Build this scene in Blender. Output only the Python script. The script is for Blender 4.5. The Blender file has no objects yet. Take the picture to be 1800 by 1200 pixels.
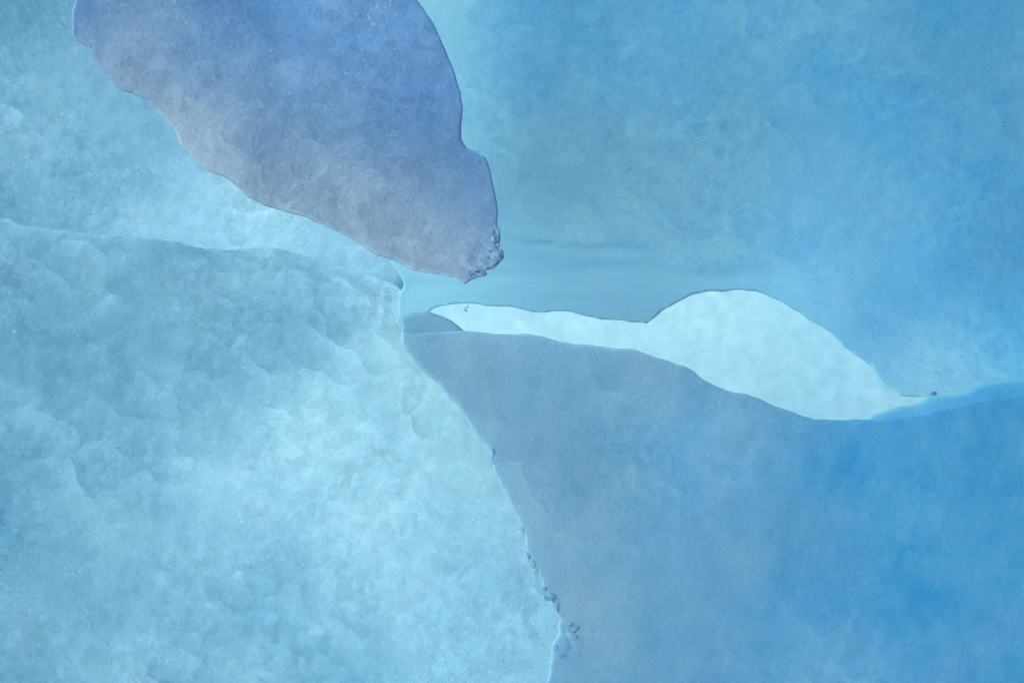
import bpy, math, json
import numpy as np
from mathutils import Vector

# ---------------------------------------------------------------- camera, sky, sun, exposure
S = bpy.context.scene
C = S.collection
R = math.radians
K = 18.0 / 50.0 / 900.0              # metres per photo pixel at one metre: 50 mm lens, 36 mm film, 1800 px
cam = bpy.data.objects.new("camera", bpy.data.cameras.new("camera"))
C.objects.link(cam)
cam.data.lens = 50.0
cam.data.sensor_width = 36.0
cam.data.clip_start = 0.05
cam.data.clip_end = 500.0
cam.location = (0, 0, 0)
cam.rotation_euler = (R(90), 0, 0)
cam.data.dof.use_dof = True
cam.data.dof.focus_distance = 1.75
cam.data.dof.aperture_fstop = 9.0
S.camera = cam

SUN_ELEV, SUN_AZ = 27.0, 215.0       # soft sun under thin cloud, behind the viewer's left shoulder
L = np.array([math.sin(R(SUN_AZ)) * math.cos(R(SUN_ELEV)), math.cos(R(SUN_AZ)) * math.cos(R(SUN_ELEV)), math.sin(R(SUN_ELEV))])
w = bpy.data.worlds.new("World")
S.world = w
w.use_nodes = True
wn = w.node_tree
bg = wn.nodes["Background"]
sky = wn.nodes.new("ShaderNodeTexSky")
sky.sky_type = 'NISHITA'
sky.sun_disc = False
sky.sun_elevation = R(SUN_ELEV)
sky.sun_rotation = R(SUN_AZ)
sky.dust_density = 3.0
wn.links.new(sky.outputs[0], bg.inputs[0])
bg.inputs[1].default_value = 0.08
sl = bpy.data.lights.new("sun", 'SUN')
sl.energy = 2.3
sl.angle = R(35)
sl.color = (1.0, 0.96, 0.91)
sun = bpy.data.objects.new("sun", sl)
C.objects.link(sun)
sun.rotation_euler = Vector((-L[0], -L[1], -L[2])).to_track_quat('-Z', 'Y').to_euler()
S.view_settings.view_transform = 'Standard'
S.view_settings.look = 'None'
S.view_settings.gamma = 1.0
S.view_settings.use_curve_mapping = False
S.view_settings.exposure = -0.24
S.render.engine = 'CYCLES'
S.cycles.max_bounces = 6
S.cycles.diffuse_bounces = 2

# ---------------------------------------------------------------- control tables: x, y, facing to the sun, pale-to-blue colour mix with light and shade painted in
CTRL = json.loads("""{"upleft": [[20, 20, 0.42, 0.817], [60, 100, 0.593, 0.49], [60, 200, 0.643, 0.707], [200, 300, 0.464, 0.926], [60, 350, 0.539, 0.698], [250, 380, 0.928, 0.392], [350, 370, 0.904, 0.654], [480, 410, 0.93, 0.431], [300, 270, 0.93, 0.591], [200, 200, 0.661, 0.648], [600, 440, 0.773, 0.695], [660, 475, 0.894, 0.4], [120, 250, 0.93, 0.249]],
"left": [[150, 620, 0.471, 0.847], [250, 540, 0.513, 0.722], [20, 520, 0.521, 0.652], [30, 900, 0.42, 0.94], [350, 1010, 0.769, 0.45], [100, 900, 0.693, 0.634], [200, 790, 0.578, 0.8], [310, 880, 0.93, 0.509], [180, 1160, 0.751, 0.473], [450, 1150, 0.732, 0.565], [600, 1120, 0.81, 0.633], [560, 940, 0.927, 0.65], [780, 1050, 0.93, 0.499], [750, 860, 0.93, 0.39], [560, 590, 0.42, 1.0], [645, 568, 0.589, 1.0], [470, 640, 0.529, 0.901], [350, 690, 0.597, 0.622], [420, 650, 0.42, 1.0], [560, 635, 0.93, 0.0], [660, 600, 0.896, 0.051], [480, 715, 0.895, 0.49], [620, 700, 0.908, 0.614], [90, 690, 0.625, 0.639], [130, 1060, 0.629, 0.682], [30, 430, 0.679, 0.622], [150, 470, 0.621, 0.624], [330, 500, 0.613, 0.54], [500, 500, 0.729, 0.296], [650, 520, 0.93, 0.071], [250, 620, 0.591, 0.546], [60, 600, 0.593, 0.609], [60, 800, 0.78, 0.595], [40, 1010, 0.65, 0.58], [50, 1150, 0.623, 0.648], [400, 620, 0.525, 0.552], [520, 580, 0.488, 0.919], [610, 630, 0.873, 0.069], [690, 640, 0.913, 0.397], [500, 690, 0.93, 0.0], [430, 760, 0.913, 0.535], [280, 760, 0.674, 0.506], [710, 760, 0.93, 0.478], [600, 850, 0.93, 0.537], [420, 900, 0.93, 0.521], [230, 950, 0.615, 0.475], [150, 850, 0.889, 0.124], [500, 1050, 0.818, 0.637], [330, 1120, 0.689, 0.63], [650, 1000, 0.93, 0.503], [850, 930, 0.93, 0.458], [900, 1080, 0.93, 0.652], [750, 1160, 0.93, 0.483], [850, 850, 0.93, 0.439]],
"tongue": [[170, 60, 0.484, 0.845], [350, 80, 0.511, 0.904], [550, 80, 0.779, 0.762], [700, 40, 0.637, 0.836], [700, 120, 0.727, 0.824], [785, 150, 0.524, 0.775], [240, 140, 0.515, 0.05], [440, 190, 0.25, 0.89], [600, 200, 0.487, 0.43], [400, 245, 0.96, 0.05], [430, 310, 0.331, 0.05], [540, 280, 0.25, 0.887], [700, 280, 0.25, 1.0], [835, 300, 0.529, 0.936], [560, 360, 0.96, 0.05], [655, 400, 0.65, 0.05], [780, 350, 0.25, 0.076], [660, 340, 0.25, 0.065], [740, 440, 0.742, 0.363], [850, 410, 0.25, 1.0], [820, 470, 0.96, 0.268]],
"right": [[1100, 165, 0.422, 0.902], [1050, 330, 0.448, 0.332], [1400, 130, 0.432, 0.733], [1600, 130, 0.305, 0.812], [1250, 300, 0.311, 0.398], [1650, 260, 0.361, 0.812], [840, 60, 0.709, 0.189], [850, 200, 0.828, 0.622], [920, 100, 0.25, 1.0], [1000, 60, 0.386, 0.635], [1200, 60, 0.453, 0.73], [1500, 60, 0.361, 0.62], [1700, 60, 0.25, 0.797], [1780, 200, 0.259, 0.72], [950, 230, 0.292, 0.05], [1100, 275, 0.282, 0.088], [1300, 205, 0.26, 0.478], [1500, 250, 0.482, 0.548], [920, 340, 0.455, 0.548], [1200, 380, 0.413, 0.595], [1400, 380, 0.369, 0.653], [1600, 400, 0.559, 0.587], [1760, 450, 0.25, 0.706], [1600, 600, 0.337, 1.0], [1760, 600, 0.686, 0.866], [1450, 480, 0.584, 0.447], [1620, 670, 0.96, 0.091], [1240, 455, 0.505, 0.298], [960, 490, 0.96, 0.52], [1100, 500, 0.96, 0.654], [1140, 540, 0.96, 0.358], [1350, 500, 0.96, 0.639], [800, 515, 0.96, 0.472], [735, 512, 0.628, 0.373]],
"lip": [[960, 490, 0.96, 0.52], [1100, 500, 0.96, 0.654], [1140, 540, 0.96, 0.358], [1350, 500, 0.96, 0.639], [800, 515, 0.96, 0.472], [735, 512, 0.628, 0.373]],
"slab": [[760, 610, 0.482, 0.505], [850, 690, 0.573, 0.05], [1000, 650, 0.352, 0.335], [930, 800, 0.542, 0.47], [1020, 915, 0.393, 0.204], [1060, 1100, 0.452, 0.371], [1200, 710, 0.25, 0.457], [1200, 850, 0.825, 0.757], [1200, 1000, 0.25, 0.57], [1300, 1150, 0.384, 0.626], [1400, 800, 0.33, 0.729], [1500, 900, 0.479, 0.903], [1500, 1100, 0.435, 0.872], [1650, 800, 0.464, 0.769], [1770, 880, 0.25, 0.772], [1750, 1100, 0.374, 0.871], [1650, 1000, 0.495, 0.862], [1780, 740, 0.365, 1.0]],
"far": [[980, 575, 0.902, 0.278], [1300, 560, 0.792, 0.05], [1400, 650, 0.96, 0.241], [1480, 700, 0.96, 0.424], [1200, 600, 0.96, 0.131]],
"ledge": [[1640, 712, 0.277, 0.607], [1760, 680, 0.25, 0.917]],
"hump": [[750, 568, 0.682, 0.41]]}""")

# ---------------------------------------------------------------- noise
def _h(ix, iy, s):
    n = (ix.astype(np.int64) * 374761393 + iy.astype(np.int64) * 668265263 + s * 982451653) & 0xffffffff
    n = ((n ^ (n >> 13)) * 1274126177) & 0xffffffff
    n = n ^ (n >> 16)
    return (n & 0xffffff) / float(0xffffff)

def vnoise(x, y, s):
    ix, iy = np.floor(x), np.floor(y)
    fx, fy = x - ix, y - iy
    fx = fx * fx * fx * (fx * (fx * 6 - 15) + 10)
    fy = fy * fy * fy * (fy * (fy * 6 - 15) + 10)
    a, b = _h(ix, iy, s), _h(ix + 1, iy, s)
    c, d = _h(ix, iy + 1, s), _h(ix + 1, iy + 1, s)
    return (a + (b - a) * fx + (c - a) * fy + (a - b - c + d) * fx * fy) * 2 - 1

def fbm(x, y, s, o=5, g=0.5):
    t, a, f = 0, 1.0, 1.0
    for i in range(o):
        t = t + a * vnoise(x * f + 17.3 * i, y * f - 9.1 * i, s + i)
        a *= g
        f *= 2.03
    return t

def worley(x, y, s):
    ix, iy = np.floor(x), np.floor(y)
    best = np.full(x.shape, 9.0)
    cell = np.zeros(x.shape); ox = np.zeros(x.shape); oy = np.zeros(x.shape)
    for dx in (-1, 0, 1):
        for dy in (-1, 0, 1):
            cx, cy = ix + dx, iy + dy
            px, py = cx + _h(cx, cy, s), cy + _h(cx, cy, s + 7)
            d = (px - x) ** 2 + (py - y) ** 2
            m = d < best
            best = np.where(m, d, best)
            cell = np.where(m, _h(cx, cy, s + 13), cell)
            ox = np.where(m, x - px, ox); oy = np.where(m, y - py, oy)
    return best, cell, ox, oy

# ---------------------------------------------------------------- smooth relief from the wanted facing
def bsp(u, n):
    """cubic B-spline basis values and derivatives on n knots over [0,1]"""
    t = u * (n - 3)
    k = np.clip(np.floor(t).astype(int), 0, n - 4)
    f = t - k
    B = np.zeros((len(u), n)); D = np.zeros((len(u), n))
    w4 = [(1 - f) ** 3 / 6, (3 * f ** 3 - 6 * f ** 2 + 4) / 6, (-3 * f ** 3 + 3 * f ** 2 + 3 * f + 1) / 6, f ** 3 / 6]
    d4 = [-(1 - f) ** 2 / 2, (9 * f ** 2 - 12 * f) / 6, (-9 * f ** 2 + 6 * f + 3) / 6, f ** 2 / 2]
    r = np.arange(len(u))
    for j in range(4):
        B[r, k + j] = w4[j]
        D[r, k + j] = d4[j] * (n - 3)
    return B, D

def field(pts, col, X, Y, bw):
    P = np.array(pts)
    num = np.zeros(X.shape); den = np.full(X.shape, 1e-12)
    for p in P:
        q = np.exp(-((X - p[0]) ** 2 + (Y - p[1]) ** 2) / (2 * bw * bw)) + 1e-5 / (1 + ((X - p[0]) ** 2 + (Y - p[1]) ** 2) / 1e4)
        num += q * p[col]; den += q
    return num / den

_solved = {}
def solve_relief(pts, x0, x1, y0, y1, depth, bw, plane, knots=(22, 18), smooth=0.12):
    ck = (id(pts), x0, x1, y0, y1, bw)
    if ck in _solved: return _solved[ck]
    nx, ny = knots
    gx, gy = np.linspace(0, 1, 56), np.linspace(0, 1, 46)
    Bx, Dx = bsp(gx, nx); By, Dy = bsp(gy, ny)
    X, Y = np.meshgrid(x0 + gx * (x1 - x0), y0 + gy * (y1 - y0))
    s = field(pts, 2, X, Y, bw)
    sx = K * depth * (x1 - x0); sz = -K * depth * (y1 - y0)
    GX = np.kron(By, Dx) / sx
    GZ = np.kron(Dy, Bx) / sz
    px, pz = plane[0], plane[1]
    A = L[0] * GX + L[2] * GZ
    I = np.eye(nx * ny).reshape(ny, nx, nx * ny)
    reg = np.concatenate([(I[2:] - 2 * I[1:-1] + I[:-2]).reshape(-1, nx * ny), (I[:, 2:] - 2 * I[:, 1:-1] + I[:, :-2]).reshape(-1, nx * ny)])
    c = np.zeros(nx * ny)
    AtA = A.T @ A + smooth * reg.T @ reg + 1e-3 * np.eye(nx * ny) + 0.006 * (GZ.T @ GZ)
    for it in range(3):
        ax, az = GX @ c + px, GZ @ c + pz
        nrm = np.sqrt(1 + ax ** 2 + az ** 2)
        rhs = s.ravel() * nrm + L[1] - L[0] * px - L[2] * pz
        c = np.linalg.solve(AtA, A.T @ rhs)
    _solved[ck] = c.reshape(ny, nx)
    return _solved[ck]

def unproject(px, py, d):
    return np.stack([(px - 900) * K * d, d, -(py - 600) * K * d], -1)

def outline_dist(P, X, Y):
    x, y = X.ravel(), Y.ravel()
    best = np.full(x.shape, 1e18); bx = x.copy(); by = y.copy(); ins = np.zeros(x.shape, bool)
    for i in range(len(P)):
        ax, ay = P[i]; cx, cy = P[(i + 1) % len(P)]
        ux, uy = cx - ax, cy - ay
        t = np.clip(((x - ax) * ux + (y - ay) * uy) / (ux * ux + uy * uy + 1e-9), 0, 1)
        qx, qy = ax + t * ux, ay + t * uy
        d = (x - qx) ** 2 + (y - qy) ** 2
        m = d < best
        best[m] = d[m]; bx[m] = qx[m]; by[m] = qy[m]
        if ay != cy:
            ins ^= ((ay > y) != (cy > y)) & (x < (cx - ax) * (y - ay) / (cy - ay) + ax)
    d = np.sqrt(best) * np.where(ins, 1, -1)
    return d.reshape(X.shape), bx.reshape(X.shape), by.reshape(X.shape)

def roughen(P, amp, seed, seg=9, lock=None):
    out = []
    for i in range(len(P)):
        a, b = np.array(P[i], float), np.array(P[(i + 1) % len(P)], float)
        ln = np.hypot(*(b - a))
        if ln > 320:
            out.append(tuple(a)); continue
        n = max(1, int(ln / seg)); nr = np.array([-(b - a)[1], (b - a)[0]]) / (ln + 1e-9)
        for j in range(n):
            p = a + (b - a) * j / n
            k = amp(p) if callable(amp) else amp
            out.append(tuple(p + nr * k * float(fbm(p[0:1] / 11, p[1:2] / 11, seed, 3)[0])))
    return out

def prop(o, label=None, cat=None, group=None, kind=None):
    for k, v in (("label", label), ("category", cat), ("group", group), ("kind", kind)):
        if v: o[k] = v
    return o

def thing(name, label, cat, loc):
    o = bpy.data.objects.new(name, None); C.objects.link(o)
    o.empty_display_size = 0.1
    o.location = loc
    return prop(o, label, cat)

def mesh_obj(name, V, F, mats, parent=None, attrs=None, mat_index=None):
    me = bpy.data.meshes.new(name)
    me.from_pydata(np.asarray(V).tolist(), [], F.tolist() if hasattr(F, "tolist") else F)
    for m in mats: me.materials.append(m)
    me.polygons.foreach_set("use_smooth", [True] * len(me.polygons))
    for k, a in (attrs or {}).items():
        at = me.attributes.new(k, 'FLOAT', 'POINT')
        at.data.foreach_set("value", np.asarray(a, dtype=np.float32))
    me.update()
    o = bpy.data.objects.new(name, me)
    C.objects.link(o)
    if parent:
        o.parent = parent
        o.location = -parent.location
    return o

FRONT = {}
def front_depth(key, px, py):
    X, Y, D = FRONT[key]
    i = np.argsort((X - px) ** 2 + (Y - py) ** 2)[:4]
    return float(D[i].min())

def ice_sheet(name, outline, mat, key, depth, plane=(0, 0), ref=None, step=4.0, edge_w=20, edge_t=0.012, thick=0.10,
              bw=130, detail=None, rough=1.2, seed=1, parent=None, flat=False, window=None, grain_scale=1.0, dkey=None, bend=None, frost=None, melt=None, dbw=85, knots=(22, 18), smooth=0.12):
    """a solid slab of ice: a traced outline at its own distance, a relief front, a rounded rim and a back"""
    P = roughen(outline, rough, seed)
    A = np.array(P)
    x0, y0 = A.min(0) - step; x1, y1 = A.max(0) + step
    nx, ny = int((x1 - x0) / step) + 1, int((y1 - y0) / step) + 1
    X, Y = np.meshgrid(np.linspace(x0, x1, nx), np.linspace(y0, y1, ny))
    sd, bx, by = outline_dist(P, X, Y)
    ok = sd > -0.75 * step
    cell = ok[:-1, :-1] & ok[1:, :-1] & ok[:-1, 1:] & ok[1:, 1:]
    cnt = np.zeros(X.shape, int)
    for a in (slice(0, -1), slice(1, None)):
        for b in (slice(0, -1), slice(1, None)):
            cnt[a, b] += cell
    used = cnt > 0
    border = used & (cnt < 4)
    border[0, :] |= used[0, :]; border[-1, :] |= used[-1, :]; border[:, 0] |= used[:, 0]; border[:, -1] |= used[:, -1]
    X = np.where(border, bx, X); Y = np.where(border, by, Y); sd = np.where(border, 0, np.maximum(sd, 0.3))
    pts = CTRL[key]
    if bend: depth_extra = bend(X, Y)
    rx, ry = ref or (0.5 * (x0 + x1), 0.5 * (y0 + y1))
    base = depth + plane[0] * K * depth * (X - rx) - plane[1] * K * depth * (Y - ry)
    if not flat:
        a0, a1, b0, b1 = window or (x0 - 1, x1 + 1, y0 - 1, y1 + 1)
        c = solve_relief(pts, a0, a1, b0, b1, depth, bw, plane, knots, smooth)
        gx = (np.linspace(x0, x1, nx) - a0) / (a1 - a0); gy = (np.linspace(y0, y1, ny) - b0) / (b1 - b0)
        Bx, _ = bsp(gx, c.shape[1]); By, _ = bsp(gy, c.shape[0])
        Rx, _ = bsp(np.array([(rx - a0) / (a1 - a0)]), c.shape[1]); Ry, _ = bsp(np.array([(ry - b0) / (b1 - b0)]), c.shape[0])
        rel = By @ c @ Bx.T - (Ry @ c @ Rx.T)[0, 0]
        base = base + rel
    if bend: base = base + depth_extra
    q = 1 - np.clip(sd / edge_w, 0, 1)
    prof = edge_t * (1 - np.sqrt(np.clip(1 - q ** 2, 0, 1)))
    front = base + prof
    det = detail(X * K * depth, Y * K * depth, X, Y) if detail else 0
    fade = np.clip(sd / 7.0, 0, 1)
    front = front - det * (0.15 + 0.85 * fade)
    if name in ("body", "ice_overhang", "ice_bank"): FRONT[key] = (X[used], Y[used], front[used])
    back = base + edge_t + thick * np.sqrt(np.clip(1 - (1 - np.clip(sd / (edge_w * 3), 0, 1)) ** 2, 0, 1)) + 0.0005
    idx = -np.ones(X.shape, int); idx[used] = np.arange(used.sum())
    nF = int(used.sum())
    inner = used & ~border
    idb = idx.copy(); idb[inner] = nF + np.arange(inner.sum())
    Vf = unproject(X[used], Y[used], front[used]); Vb = unproject(X[inner], Y[inner], back[inner])
    def quads(I, flip):
        q = np.stack([I[:-1, :-1], I[1:, :-1], I[1:, 1:], I[:-1, 1:]], -1)[cell]
        return q[:, ::-1] if flip else q
    F = np.concatenate([quads(idx, False), quads(idb, True)])
    den = field(CTRL[dkey or key], 3, X, Y, max(bw, dbw))  # pale-to-blue mix: ice tone plus light and shade put into the colour
    mx_, my_ = X * K * depth * grain_scale, Y * K * depth * grain_scale
    lows = {"tone_and_shade": den, "cloud": fbm(mx_ * 5, my_ * 5, seed + 300, 6, 0.55), "flakes": fbm(mx_ * 7, my_ * 7, seed + 320, 3),
            "flecks": fbm(mx_ * 9, my_ * 9, seed + 340, 4, 0.6), "frost": frost(X, Y) if frost else X * 0, "melted": melt(X, Y) if melt else X * 0, "grit": fbm(mx_ * 6, my_ * 6, seed + 360, 3, 0.6)}
    lows = {k: np.concatenate([v[used], v[inner]]) for k, v in lows.items()}
    o = mesh_obj(name, np.concatenate([Vf, Vb]), F, [mat], parent, lows)
    return o

# ---------------------------------------------------------------- materials
def N(nt, t, **kw):
    n = nt.nodes.new("ShaderNode" + t)
    for k, v in kw.items():
        if k in n.bl_rna.properties: setattr(n, k, v)
        else: n.inputs[k].default_value = v
    return n

def ice_material(name, pale, blue, mott=0.16, grain=0.10, scale=1.0, patch=0.12, bump=1.0, rough=0.42, sss=0.45, stretch=(1, 1, 1),
                 dirt=0.5, fleck=0.5, value=0.08, fl_v=0.06, cells=0.09, crack=0.16, spec=0.35, even_tone=None):
    m = bpy.data.materials.new(name)
    m.use_nodes = True
    nt = m.node_tree; nt.nodes.clear(); ln = nt.links.new
    out = N(nt, "OutputMaterial"); bs = N(nt, "BsdfPrincipled")
    ln(bs.outputs[0], out.inputs[0])
    tc = N(nt, "TexCoord"); mp = N(nt, "Mapping"); mp.inputs["Scale"].default_value = stretch
    ln(tc.outputs["Object"], mp.inputs[0])
    def noise(sc, det, ro, src=mp.outputs[0], off=0.0):
        n = N(nt, "TexNoise"); n.inputs["Scale"].default_value = sc * scale; n.inputs["Detail"].default_value = det
        n.inputs["Roughness"].default_value = ro
        if off:
            o = N(nt, "VectorMath", operation='ADD'); o.inputs[1].default_value = (off, off * 1.7, -off); ln(src, o.inputs[0]); src = o.outputs[0]
        ln(src, n.inputs["Vector"]); return n
    def math_(op, a, b=None, c=None, clamp=False):
        n = N(nt, "Math", operation=op); n.use_clamp = clamp
        for i, v in enumerate((a, b, c)):
            if v is None: continue
            if hasattr(v, "links"): ln(v, n.inputs[i])
            else: n.inputs[i].default_value = v
        return n.outputs[0]
    def warp(amount, sc, det=3):
        n = noise(sc, det, 0.6)
        s = N(nt, "VectorMath", operation='SUBTRACT'); s.inputs[1].default_value = (.5, .5, .5); ln(n.outputs["Color"], s.inputs[0])
        k = N(nt, "VectorMath", operation='SCALE'); k.inputs["Scale"].default_value = amount / scale; ln(s.outputs[0], k.inputs[0])
        a = N(nt, "VectorMath", operation='ADD'); ln(mp.outputs[0], a.inputs[0]); ln(k.outputs[0], a.inputs[1]); return a.outputs[0]
    def vor(src, sc, feature='F1', smooth=0.2):
        v = N(nt, "TexVoronoi", feature=feature); v.inputs["Scale"].default_value = sc * scale; ln(src, v.inputs["Vector"])
        if feature == 'SMOOTH_F1': v.inputs["Smoothness"].default_value = smooth
        return v
    def attr(n):
        a = N(nt, "Attribute"); a.attribute_name = n; return a.outputs["Fac"]
    w1, w2 = warp(0.06, 13, 1.2), warp(0.02, 38, 1.5)
    mid = noise(30, 4, 0.62, off=3.1)
    fine = noise(300, 2, 0.8, off=1.3)
    def shingles(src, sc, tilt):
        v = vor(src, sc)
        c = N(nt, "SeparateColor"); ln(v.outputs["Color"], c.inputs[0])
        sb = N(nt, "VectorMath", operation='SUBTRACT'); ln(src, sb.inputs[0]); ln(v.outputs["Position"], sb.inputs[1])
        dt = N(nt, "VectorMath", operation='DOT_PRODUCT'); ln(sb.outputs[0], dt.inputs[0]); dt.inputs[1].default_value = (tilt[0] * sc * scale, 0, tilt[1] * sc * scale)
        k = math_('MULTIPLY', dt.outputs["Value"], c.outputs[0])
        return math_('ADD', k, math_('MULTIPLY', math_('SUBTRACT', c.outputs[1], 0.5), 0.45))
    pmask = math_('MULTIPLY', math_('ADD', attr("flakes"), 0.25), 1.6, clamp=True)
    flake1 = math_('MULTIPLY', shingles(w1, 17, (.8, 1.1)), pmask)
    flake2 = math_('MULTIPLY', shingles(w2, 40, (-.9, .8)), math_('ADD', 0.35, math_('MULTIPLY', pmask, 0.65)))
    midc = math_('SUBTRACT', mid.outputs["Fac"], 0.5)
    finec = math_('SUBTRACT', fine.outputs["Fac"], 0.5)
    t = math_('MULTIPLY', attr("cloud"), mott * 0.8)
    t = math_('ADD', t, math_('MULTIPLY', midc, mott * 1.6))
    t = math_('ADD', t, math_('MULTIPLY', flake1, patch * 1.3))
    t = math_('ADD', t, math_('MULTIPLY', flake2, patch * 0.7))
    if even_tone is None:
        at = N(nt, "Attribute"); at.attribute_name = "tone_and_shade"; tone = at.outputs["Fac"]
    else:
        tone = even_tone
    keep = math_('SUBTRACT', 1.0, math_('MULTIPLY', attr("melted"), 0.8))
    t = math_('MULTIPLY', t, keep)
    fac = math_('SUBTRACT', tone, t, clamp=True)
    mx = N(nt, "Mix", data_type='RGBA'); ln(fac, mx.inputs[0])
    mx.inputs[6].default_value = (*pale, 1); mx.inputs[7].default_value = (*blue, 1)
    # brightness of the ice itself: finest bubbles, white flecks, grit
    val = math_('ADD', 1.0, math_('MULTIPLY', finec, grain * 2.2))
    val = math_('ADD', val, math_('MULTIPLY', midc, value * 2.0))
    val = math_('ADD', val, math_('MULTIPLY', flake2, fl_v * 1.2))
    val = math_('ADD', val, math_('MULTIPLY', flake1, fl_v * 1.6))
    if cells:
        w3 = warp(0.011, 90, 1.5)
        v3 = vor(w3, 78); c3 = N(nt, "SeparateColor"); ln(v3.outputs["Color"], c3.inputs[0])
        gate = math_('MULTIPLY', math_('ADD', attr("grit"), 0.6), 0.9, clamp=True)
        val = math_('ADD', val, math_('MULTIPLY', math_('MULTIPLY', math_('SUBTRACT', c3.outputs[0], 0.5), cells), gate))
        v4 = vor(w2, 52, 'DISTANCE_TO_EDGE')
        line = math_('MULTIPLY', math_('SUBTRACT', 0.055, v4.outputs["Distance"]), 18.0, clamp=True)
        lm = math_('MULTIPLY', math_('SUBTRACT', mid.outputs["Fac"], 0.5), 7.0, clamp=True)
        line = math_('MULTIPLY', math_('MULTIPLY', line, lm), math_('MULTIPLY', math_('ADD', attr("flecks"), 0.35), 1.6, clamp=True))
        val = math_('SUBTRACT', val, math_('MULTIPLY', line, crack))
    val = math_('ADD', 1.0, math_('MULTIPLY', math_('SUBTRACT', val, 1.0), keep))
    hs = N(nt, "VectorMath", operation='SCALE'); ln(mx.outputs[2], hs.inputs[0]); ln(val, hs.inputs["Scale"])
    col = hs.outputs[0]
    fm = noise(190, 1, 0.5, off=5.5)
    fl = math_('MULTIPLY', math_('MULTIPLY', math_('SUBTRACT', fm.outputs["Fac"], 0.66), 12.0, clamp=True), math_('MULTIPLY', math_('ADD', attr("flecks"), math_('MULTIPLY', attr("frost"), 1.5)), 2.5, clamp=True))
    streak = noise(120, 3, 0.7, off=61.0)
    fl = math_('MAXIMUM', fl, math_('MULTIPLY', math_('MULTIPLY', math_('SUBTRACT', streak.outputs["Fac"], 0.5), 6.0, clamp=True), math_('MULTIPLY', attr("frost"), 0.8)))
    m2 = N(nt, "Mix", data_type='RGBA'); ln(math_('MULTIPLY', fl, fleck), m2.inputs[0]); ln(col, m2.inputs[6])
    m2.inputs[7].default_value = (.50, .82, .97, 1)
    gm = noise(170, 3, 0.7, off=21.0)
    gr = math_('MULTIPLY', math_('MULTIPLY', math_('SUBTRACT', gm.outputs["Fac"], 0.675), 14.0, clamp=True), math_('MULTIPLY', math_('ADD', attr("grit"), 0.1), 2.5, clamp=True))
    m3 = N(nt, "Mix", data_type='RGBA'); ln(math_('MULTIPLY', gr, dirt), m3.inputs[0]); ln(m2.outputs[2], m3.inputs[6])
    m3.inputs[7].default_value = (.10, .22, .30, 1)
    ln(m3.outputs[2], bs.inputs["Base Color"])
    # relief: thumb-print hollows, crystal edges, fine pitting
    pit = noise(140, 3, 0.7, off=41.0)
    h = math_('MULTIPLY', pit.outputs["Fac"], 0.0020 / scale)
    bp = N(nt, "Bump"); bp.inputs["Strength"].default_value = 0.55 * bump; bp.inputs["Distance"].default_value = 1.0
    h = math_('MULTIPLY', h, keep)
    ln(h, bp.inputs["Height"]); ln(bp.outputs[0], bs.inputs["Normal"])
    bs.inputs["Roughness"].default_value = rough
    bs.inputs["IOR"].default_value = 1.31
    bs.inputs["Specular IOR Level"].default_value = spec
    if sss:
        bs.inputs["Subsurface Weight"].default_value = sss
        bs.inputs["Subsurface Radius"].default_value = (0.35, 0.7, 1.0)
        bs.inputs["Subsurface Scale"].default_value = 0.018
    return m

def clear_ice(name, tint=(.93, .98, 1), rough=0.02, ior=1.31):
    m = bpy.data.materials.new(name); m.use_nodes = True
    b = m.node_tree.nodes["Principled BSDF"]
    b.inputs["Base Color"].default_value = (*tint, 1); b.inputs["Roughness"].default_value = rough
    b.inputs["IOR"].default_value = ior; b.inputs["Transmission Weight"].default_value = 1.0
    return m

FAM = json.loads('''{"left": [[0.475, 0.868, 1.0], [0.045, 0.3, 0.57]], "right": [[0.465, 0.872, 1.0], [0.066, 0.5, 0.975]], "slab": [[0.42, 0.73, 0.88], [0.055, 0.43, 0.88]], "tongue": [[0.45, 0.645, 0.76], [0.088, 0.325, 0.745]], "lip": [[0.465, 0.872, 1.0], [0.066, 0.5, 0.975]], "far": [[0.45, 0.84, 1.0], [0.15, 0.6, 0.98]], "upleft": [[0.475, 0.868, 1.0], [0.045, 0.3, 0.57]], "ledge": [[0.46, 0.82, 0.97], [0.06, 0.52, 0.97]], "hump": [[0.46, 0.82, 0.97], [0.06, 0.52, 0.97]]}''')  # left, upleft: second colour also darker, painting in the fold and corner shade
M_tongue = ice_material("grey_violet_ice", *FAM["tongue"], mott=0.13, patch=0.07, bump=1.0, fleck=0.35, dirt=0.5, fl_v=0.04, value=0.14, grain=0.21, cells=0.17, crack=0.2, spec=0.5, rough=0.35)
M_left = ice_material("pale_scalloped_ice", *FAM["left"], mott=0.10, patch=0.07, bump=0.9, dirt=0.5, value=0.17, fl_v=0.05, grain=0.27, cells=0.17, crack=0.24)
M_upleft = ice_material("dusty_scalloped_ice", *FAM["upleft"], mott=0.09, patch=0.06, bump=0.9, dirt=0.8, value=0.17, fl_v=0.045, grain=0.27, cells=0.17, crack=0.3)
M_right = ice_material("blue_cave_ice", *FAM["right"], value=0.10, grain=0.20, mott=0.10, patch=0.06, bump=0.7, dirt=0.3, fleck=0.3, fl_v=0.03, cells=0.13, crack=0.14)
M_slab = ice_material("deep_blue_slab_ice", *FAM["slab"], value=0.11, grain=0.18, mott=0.17, patch=0.05, bump=0.5, dirt=0.2, fleck=0.12, fl_v=0.025, cells=0.11, crack=0.14)
M_rim = ice_material("clear_rim_ice", *FAM["hump"], mott=0.05, patch=0.03, bump=0.25, dirt=0.0, fleck=0.1, cells=0.03, crack=0.0, grain=0.05, value=0.03)
M_corner = ice_material("corner_ice", (.40, .70, .86), (.055, .44, .84), mott=0.08, patch=0.03, bump=0.25, dirt=0.0, fleck=0.1, cells=0.05, crack=0.0, grain=0.06, value=0.04)
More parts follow.
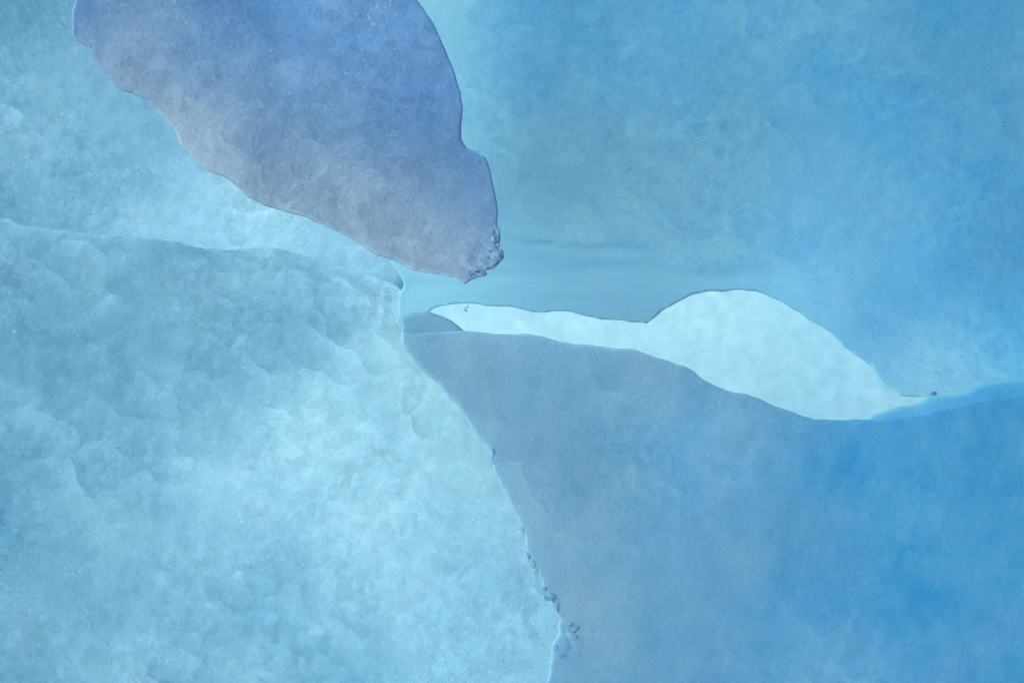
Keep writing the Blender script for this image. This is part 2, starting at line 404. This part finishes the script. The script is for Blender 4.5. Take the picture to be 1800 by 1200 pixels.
M_far = ice_material("far_snow_ice", *FAM["far"], mott=0.10, patch=0.03, bump=0.8, scale=0.5, dirt=0.1, fleck=0.0, grain=0.06, value=0.16, cells=0.0, sss=0)
M_clear = clear_ice("clear_crystal_ice", (.40, .74, 1.0), 0.06)
M_clear.node_tree.nodes["Principled BSDF"].inputs["Transmission Weight"].default_value = 0.6
M_frost = clear_ice("frosted_ice", (.36, .72, 1.0), 0.12)
M_frost.node_tree.nodes["Principled BSDF"].inputs["Transmission Weight"].default_value = 0.45
M_violet = clear_ice("violet_ice", (.17, .33, .80), 0.15)
M_violet.node_tree.nodes["Principled BSDF"].inputs["Transmission Weight"].default_value = 0.15
M_water = clear_ice("water", (1, 1, 1), 0.0, 1.333)

# ---------------------------------------------------------------- ground under the cave
gx, gy = np.meshgrid(np.linspace(-60, 60, 121), np.linspace(-40, 80, 121))
gz = -2.2 + 0.25 * fbm(gx / 6, gy / 6, 91, 4) + 0.012 * np.maximum(gy, 0) ** 1.2
ii = np.arange(121 * 121).reshape(121, 121)
F = np.stack([ii[:-1, :-1], ii[:-1, 1:], ii[1:, 1:], ii[1:, :-1]], -1).reshape(-1, 4)
M_ground = ice_material("snow_ground", (.72, .80, .86), (.5, .68, .8), scale=0.2, sss=0, even_tone=0.3)
g = mesh_obj("ground", np.stack([gx.ravel(), gy.ravel(), gz.ravel()], -1), F, [M_ground])
prop(g, kind="structure")

# ---------------------------------------------------------------- relief detail
def det_scallop(amp, size, seed, fine=0.0005, region=None, wave=0.7):
    def f(x, y, X, Y):
        wx = x + 0.35 * size * fbm(x / size / 1.4, y / size / 1.4, seed + 50, 4)
        wy = y + 0.35 * size * fbm(x / size / 1.4 + 31, y / size / 1.4, seed + 60, 4)
        def shingle(k, sd):
            d, c, ox, oy = worley(wx / size * k, wy / size * k, sd)
            a = c * 6.283
            return (0.45 * d + 0.75 * (np.cos(a) * ox + np.sin(a) * oy) * c) / k
        m = np.clip(0.45 + 0.9 * fbm(x / (size * 3), y / (size * 3), seed + 9, 2), 0.05, 1.2)
        if region: m = m * region(X, Y)
        h = amp * m * (shingle(1.0, seed) + 0.8 * shingle(2.3, seed + 5)) + wave * amp * fbm(x / (size * 3), y / (size * 3), seed + 3, 3) + fine * fbm(x / 0.018, y / 0.018, seed + 2, 4)
        return h
    return f

def crust(cx, cy, rx, ry, amp, size, seed):
    """patch of refrozen, jagged melt ice on a sheet"""
    def f(x, y, X, Y):
        g = np.exp(-((X - cx) / rx) ** 2 - ((Y - cy) / ry) ** 2)
        a = 0.45
        xx, yy = x * math.cos(a) + y * math.sin(a), -x * math.sin(a) + y * math.cos(a)
        return g * amp * (fbm(xx / (size * 1.8), yy / (size * .7), seed, 3) + 0.3)
    return f

def plus(*fs):
    return lambda *a: sum(f(*a) for f in fs)

def streaks(X, Y, L_):
    return 0.6 * sum(np.exp(-((X - a) / c) ** 2 - ((Y - b) / d) ** 2) for a, b, c, d in L_) * np.clip(0.5 + fbm(X / 9, Y / 40, 88, 3), 0, 1)

# ---------------------------------------------------------------- hanging tongue
TONGUE = [(250, -175), (150, -150), (125, -90), (132, 0), (127, 20), (126, 60), (130, 70), (152, 83), (163, 103), (182, 128), (203, 153), (213, 159), (233, 165), (258, 177), (283, 203), (310, 233), (317, 255), (347, 285), (367, 302), (397, 313), (417, 328), (437, 347), (467, 362), (500, 372), (540, 383), (567, 396), (600, 410), (633, 430), (660, 447), (693, 458), (723, 475), (747, 479), (773, 482), (797, 488), (810, 495), (818, 500), (826, 494), (840, 488), (852, 485), (855, 476), (867, 473), (878, 465), (883, 453), (883, 441), (874, 437), (878, 431), (879, 410), (874, 393), (875, 370), (872, 345), (863, 303), (853, 277), (835, 267), (820, 260), (811, 245), (810, 223), (814, 197), (810, 163), (797, 123), (780, 80), (763, 43), (733, 0), (690, -85), (640, -150), (480, -180)]
def tip_rough(p):
    return 1.0 + 3.2 * math.exp(-((p[0] - 872) ** 2 + (p[1] - 448) ** 2) / 900.0)
tongue = thing("hanging_ice_tongue", "grey violet tongue of ice hanging from the top, its jagged tip above the water drop", "ice formation", (-0.2, 1.9, 0.5))
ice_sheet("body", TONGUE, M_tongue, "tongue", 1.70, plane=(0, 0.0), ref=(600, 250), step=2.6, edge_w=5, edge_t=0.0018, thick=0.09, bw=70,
                   detail=plus(det_scallop(0.0018, 0.026, 11, 0.0003, lambda X, Y: 0.3 + 1.1 * np.clip((Y - 0.55 * X + 40) / 120, 0, 1)), crust(855, 455, 34, 26, 0.003, 0.006, 72)), rough=tip_rough, seed=4, parent=tongue, frost=lambda X, Y: streaks(X, Y, [(190, 90, 40, 30), (230, 140, 30, 18), (430, 190, 40, 25), (330, 180, 30, 20), (500, 300, 40, 40), (845, 450, 34, 26), (600, 300, 60, 30), (520, 250, 40, 30)]))

# ---------------------------------------------------------------- walls behind
UPLEFT = [(-900, -500), (400, -620), (1000, -600), (1010, 380), (760, 506), (715, 530), (640, 540), (300, 500), (-100, 470), (-500, 470), (-900, 480)]
o = ice_sheet("ice_bulge", UPLEFT, M_upleft, "upleft", 2.60, ref=(600, 440), step=5, edge_w=60, edge_t=0.05, thick=0.25, bw=85,
              detail=det_scallop(0.0020, 0.036, 21, 0.0004, wave=0.4), rough=4, seed=6)
prop(o, "pale dusty blue bulge of ice behind the left edge of the hanging ice tongue", "ice bulge")

LEFT = [(-900, 300), (-300, 360), (17, 384), (43, 398), (100, 403), (150, 409), (207, 414), (273, 419), (290, 422), (317, 426), (337, 433), (363, 438), (400, 439), (433, 437), (467, 434), (500, 439), (533, 450), (600, 467), (640, 479), (690, 497), (712, 515), (722, 560), (745, 590), (840, 660), (1000, 830), (1180, 1000), (1350, 1500), (400, 1750), (-600, 1650), (-1000, 900)]
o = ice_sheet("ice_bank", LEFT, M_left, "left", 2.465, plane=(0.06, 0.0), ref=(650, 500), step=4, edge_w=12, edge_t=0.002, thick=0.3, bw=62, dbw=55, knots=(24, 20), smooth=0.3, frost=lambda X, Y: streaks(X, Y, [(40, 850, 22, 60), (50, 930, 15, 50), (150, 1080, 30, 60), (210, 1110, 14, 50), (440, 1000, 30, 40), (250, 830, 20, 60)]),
              detail=det_scallop(0.0011, 0.030, 31, 0.0003, wave=0.3), rough=1.2, seed=8)
prop(o, "broad mottled ice bank at the lower left, dark fold over bright face", "ice bank")

ROUGH = [(560, -700), (620, 100), (700, 300), (800, 385), (850, 398), (877, 405), (905, 420), (933, 427), (967, 428), (993, 433), (1013, 430), (1060, 431), (1100, 428), (1135, 436), (1160, 448), (1182, 468), (1215, 482), (1260, 484), (1310, 476), (1370, 478), (1420, 500), (1460, 545), (1500, 600), (1560, 670), (1800, 760), (2300, 800), (2700, 300), (2600, -600), (1600, -760)]
RIGHT = [(560, -700), (600, 100), (640, 300), (676, 440), (690, 466), (704, 486), (711, 500), (704, 514), (700, 532), (701, 560), (730, 575), (755, 549), (762, 542), (773, 537), (795, 535), (815, 533), (833, 534), (853, 537), (882, 538), (907, 540), (923, 545), (940, 548), (993, 547), (1027, 555), (1067, 561), (1100, 565), (1137, 570), (1150, 558), (1173, 540), (1200, 528), (1220, 518), (1240, 513), (1267, 512), (1300, 509), (1327, 511), (1343, 517), (1377, 530), (1393, 543), (1417, 557), (1440, 572), (1460, 583), (1473, 597), (1480, 608), (1500, 622), (1523, 637), (1537, 650), (1543, 665), (1553, 680), (1570, 688), (1585, 696), (1617, 697), (1660, 706), (1800, 760), (2300, 800), (2700, 300), (2600, -600), (1600, -760)]
def melted(X, Y):
    d = -outline_dist(ROUGH, X, Y)[0] + 5 * fbm(X / 30, Y / 30, 95, 3)
    wd = 5 + 34 * np.clip((X - 1130) / 200, 0, 1) + 20 * np.clip((860 - X) / 120, 0, 1)
    return np.clip(0.5 + d / (2 * wd), 0, 1)
def overhang_detail(x, y, X, Y):
    m = melted(X, Y); m = m * m * (3 - 2 * m)
    base_ = det_scallop(0.0015, 0.045, 41, 0.0002, wave=0.4)(x, y, X, Y)
    ripples = 0.0016 * fbm(x / 0.16, y / 0.028, 77, 4)
    return base_ * (1 - 0.85 * m) + ripples * m - 0.003 * m
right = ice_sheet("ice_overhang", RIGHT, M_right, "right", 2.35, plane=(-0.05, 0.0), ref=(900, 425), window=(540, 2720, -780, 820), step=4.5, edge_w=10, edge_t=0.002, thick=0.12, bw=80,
                  detail=overhang_detail, melt=melted, rough=1.5, seed=10, frost=lambda X, Y: streaks(X, Y, [(1600, 60, 18, 90), (1630, 160, 14, 60), (1780, 60, 22, 80), (1700, 130, 18, 70), (1640, 688, 14, 8), (1520, 632, 12, 14)]))
prop(right, "large blue overhang of ice arching over the bright opening at the right", "ice overhang")
# ---------------------------------------------------------------- foreground slab
SLABTOP = [(706, 580), (733, 585), (777, 582), (813, 581), (847, 584), (900, 588), (930, 587), (953, 591), (983, 600), (1007, 604), (1047, 607), (1080, 612), (1120, 615), (1147, 625), (1167, 632), (1200, 642), (1220, 653), (1237, 668), (1267, 682), (1287, 690), (1313, 691), (1333, 700), (1360, 713), (1387, 722), (1413, 732), (1440, 737), (1487, 738), (1513, 736), (1540, 738), (1567, 734), (1600, 729), (1633, 723), (1675, 713), (1717, 704), (1750, 698), (1800, 694)]
SLAB = SLABTOP + [(2100, 690), (2600, 700), (2700, 1500), (1500, 1750), (900, 1650), (940, 1330), (960, 1200), (965, 1183), (969, 1154), (969, 1133), (981, 1112), (980, 1102), (983, 1087), (971, 1062), (958, 1037), (946, 1000), (927, 967), (921, 937), (904, 900), (885, 862), (867, 825), (865, 806), (856, 783), (837, 765), (821, 740), (803, 713), (787, 697), (770, 675), (747, 655), (722, 628), (710, 613), (706, 597)]
SW = (690, 2720, 530, 1770)
def slab_rough(p):
    return 1.2 + 3.0 * math.exp(-((p[0] - 970) ** 2 + (p[1] - 1070) ** 2) / 8000.0)
slab = thing("ice_slab", "smooth dark blue ice slab rising to a blunt point below the water drop, filling the lower right", "ice slab", (0.3, 1.65, -0.4))
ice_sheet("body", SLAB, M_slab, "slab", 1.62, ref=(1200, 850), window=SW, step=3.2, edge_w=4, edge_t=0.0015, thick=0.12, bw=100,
                 detail=plus(det_scallop(0.0009, 0.045, 51, 0.00015), crust(998, 1118, 30, 34, 0.0017, 0.005, 71)), rough=slab_rough, seed=14, parent=slab, frost=lambda X, Y: streaks(X, Y, [(998, 1112, 38, 42), (955, 1010, 12, 40), (870, 810, 8, 40), (800, 705, 10, 25)]) * 2)
HUMP = [(701, 558), (720, 551), (740, 548), (757, 549), (773, 554), (793, 563), (806, 573), (820, 585), (815, 600), (760, 610), (712, 600), (705, 575)]
o = ice_sheet("back_edge", HUMP, M_corner, "slab", 1.632, ref=(1200, 850), window=SW, bw=100, dkey="hump", step=2.5, edge_w=8, edge_t=0.003, thick=0.03, rough=0.4, seed=15, parent=slab)
prop(o, label="rounded paler back corner of the slab at its point")
LEDGE = [(1515, 745), (1525, 736), (1533, 729), (1555, 722), (1578, 714), (1600, 712), (1617, 707), (1630, 699), (1645, 697), (1672, 694), (1692, 691), (1710, 682), (1733, 676), (1758, 672), (1800, 668), (2100, 640), (2500, 640), (2500, 740), (1800, 760), (1540, 770)]
o = ice_sheet("back_edge", LEDGE, M_rim, "slab", 1.634, ref=(1200, 850), window=SW, bw=110, dkey="ledge", step=3, edge_w=8, edge_t=0.0015, thick=0.04, rough=0.5, seed=16, parent=slab)
prop(o, label="lighter back edge of the slab along its right shoulder")

# ---------------------------------------------------------------- bright ice beyond the opening
FAR = [(-900, -200), (600, -350), (2600, -300), (3000, 500), (2900, 1500), (600, 1700), (-900, 1300)]
o = ice_sheet("snow_bank", FAR, M_far, "far", 6.5, grain_scale=0.33, plane=(0, 0.35), ref=(1250, 620), step=12, edge_w=80, edge_t=0.1, thick=0.6, bw=150,
              detail=det_scallop(0.012, 0.16, 61, 0.004), rough=6, seed=18)
prop(o, "very bright pale snow bank seen far off through the opening", "snow bank")

# ---------------------------------------------------------------- small clear pieces
def blob(name, px, py, d, sx, sy, sz, mat, seed, parent=None, jag=0.7, rot=0.0):
    import bmesh
    bm = bmesh.new(); bmesh.ops.create_icosphere(bm, subdivisions=3, radius=1.0)
    V = np.array([v.co[:] for v in bm.verts])
    n = vnoise(V[:, 0] * 1.3 + seed, V[:, 2] * 1.3 + V[:, 1], seed) * jag + jag * 0.5 * vnoise(V[:, 0] * 3.1, V[:, 2] * 3.1 + 2 * V[:, 1], seed + 3)
    V = V * (1 + n)[:, None]
    V = V * np.array([sx, sy, sz]) * K * d
    c, s = math.cos(rot), math.sin(rot)
    V = np.stack([V[:, 0] * c - V[:, 2] * s, V[:, 1], V[:, 0] * s + V[:, 2] * c], -1)
    V = V + np.array([(px - 900) * K * d, d, -(py - 600) * K * d])
    F = [[v.index for v in f.verts] for f in bm.faces]
    bm.free()
    return mesh_obj(name, V, F, [mat], parent)

for i, (x, y, a, b, r) in enumerate([(868, 421, 6, 8, .2), (873, 431, 5, 4, .0), (876, 452, 6, 10, -.1), (869, 463, 7, 4, .4), (858, 470, 5, 4, .3), (846, 478, 7, 6, .2), (834, 474, 8, 6, -.3), (825, 483, 5, 8, -.5), (851, 481, 4, 4, .1), (865, 405, 4, 6, .3), (860, 440, 4, 3, .5), (857, 452, 3, 4, 0), (876, 408, 3, 7, 0)]):
    blob("ice_crystal", x, y, front_depth("tongue", x, y) + a * 0.2 * K, a * .8, min(a, b) * .7, b * .8, M_clear if i % 3 else M_frost, 100 + i, tongue, rot=r)
melt = [(934, 988, 4, 12, .35), (938, 994, 7, 13, .5), (944, 1006, 4, 7, .3), (951, 1022, 4, 8, .3), (957, 1034, 4, 6, .1), (966, 1046, 9, 12, .5), (972, 1055, 6, 10, .4), (979, 1068, 4, 8, .1),
        (986, 1102, 11, 5, .35), (1000, 1097, 9, 4, .5), (1009, 1107, 10, 4, .6), (993, 1113, 12, 4, .5), (1008, 1122, 11, 4, .6), (983, 1122, 8, 5, .4), (977, 1136, 8, 6, .2), (992, 1139, 12, 3, .2), (1010, 1140, 10, 3, .1), (984, 1152, 12, 3, .0), (1003, 1086, 5, 6, .3), (867, 797, 3, 12, -.1), (868, 812, 2.5, 7, .1), (712, 604, 2.5, 9, .15), (929, 975, 2.5, 8, .3), (893, 876, 2, 8, .4), (918, 928, 2, 9, .3)]
for i, (x, y, a, b, r) in enumerate(melt):
    if i % 5 in (1, 3): continue
    blob("ice_crystal", x, y, front_depth("slab", x, y) + a * 0.42 * K, a * .8, min(a, b) * .55, b * .8, M_frost if i % 3 == 0 else M_clear, 200 + i, slab, rot=r)
c = blob("frost_chip", 1641, 691, front_depth("right", 1641, 691) - 0.002, 6, 2.5, 2.5, M_violet, 301, None, rot=.25, jag=.5)
prop(c, "small violet glinting chip of clear ice at the right end of the bright opening", "ice chip")
# falling drop: a round bead with a slightly drawn-out top
import bmesh
bm = bmesh.new(); bmesh.ops.create_uvsphere(bm, u_segments=40, v_segments=28, radius=1.0)
dd = 1.702; r = 4.8 * K * dd
V = []
for v in bm.verts:
    x, y, z = v.co
    q = 1.0 - 0.12 * max(z, 0) ** 2
    V.append(((820 - 900) * K * dd + x * r * .93 * q, dd + y * r * .93 * q, -(542 - 600) * K * dd + z * r * 1.18))
F = [[v.index for v in f.verts] for f in bm.faces]
bm.free()
drop = mesh_obj("water_drop", V, F, [M_water])
prop(drop, "tiny clear drop of meltwater falling below the tip of the hanging ice tongue", "water drop")
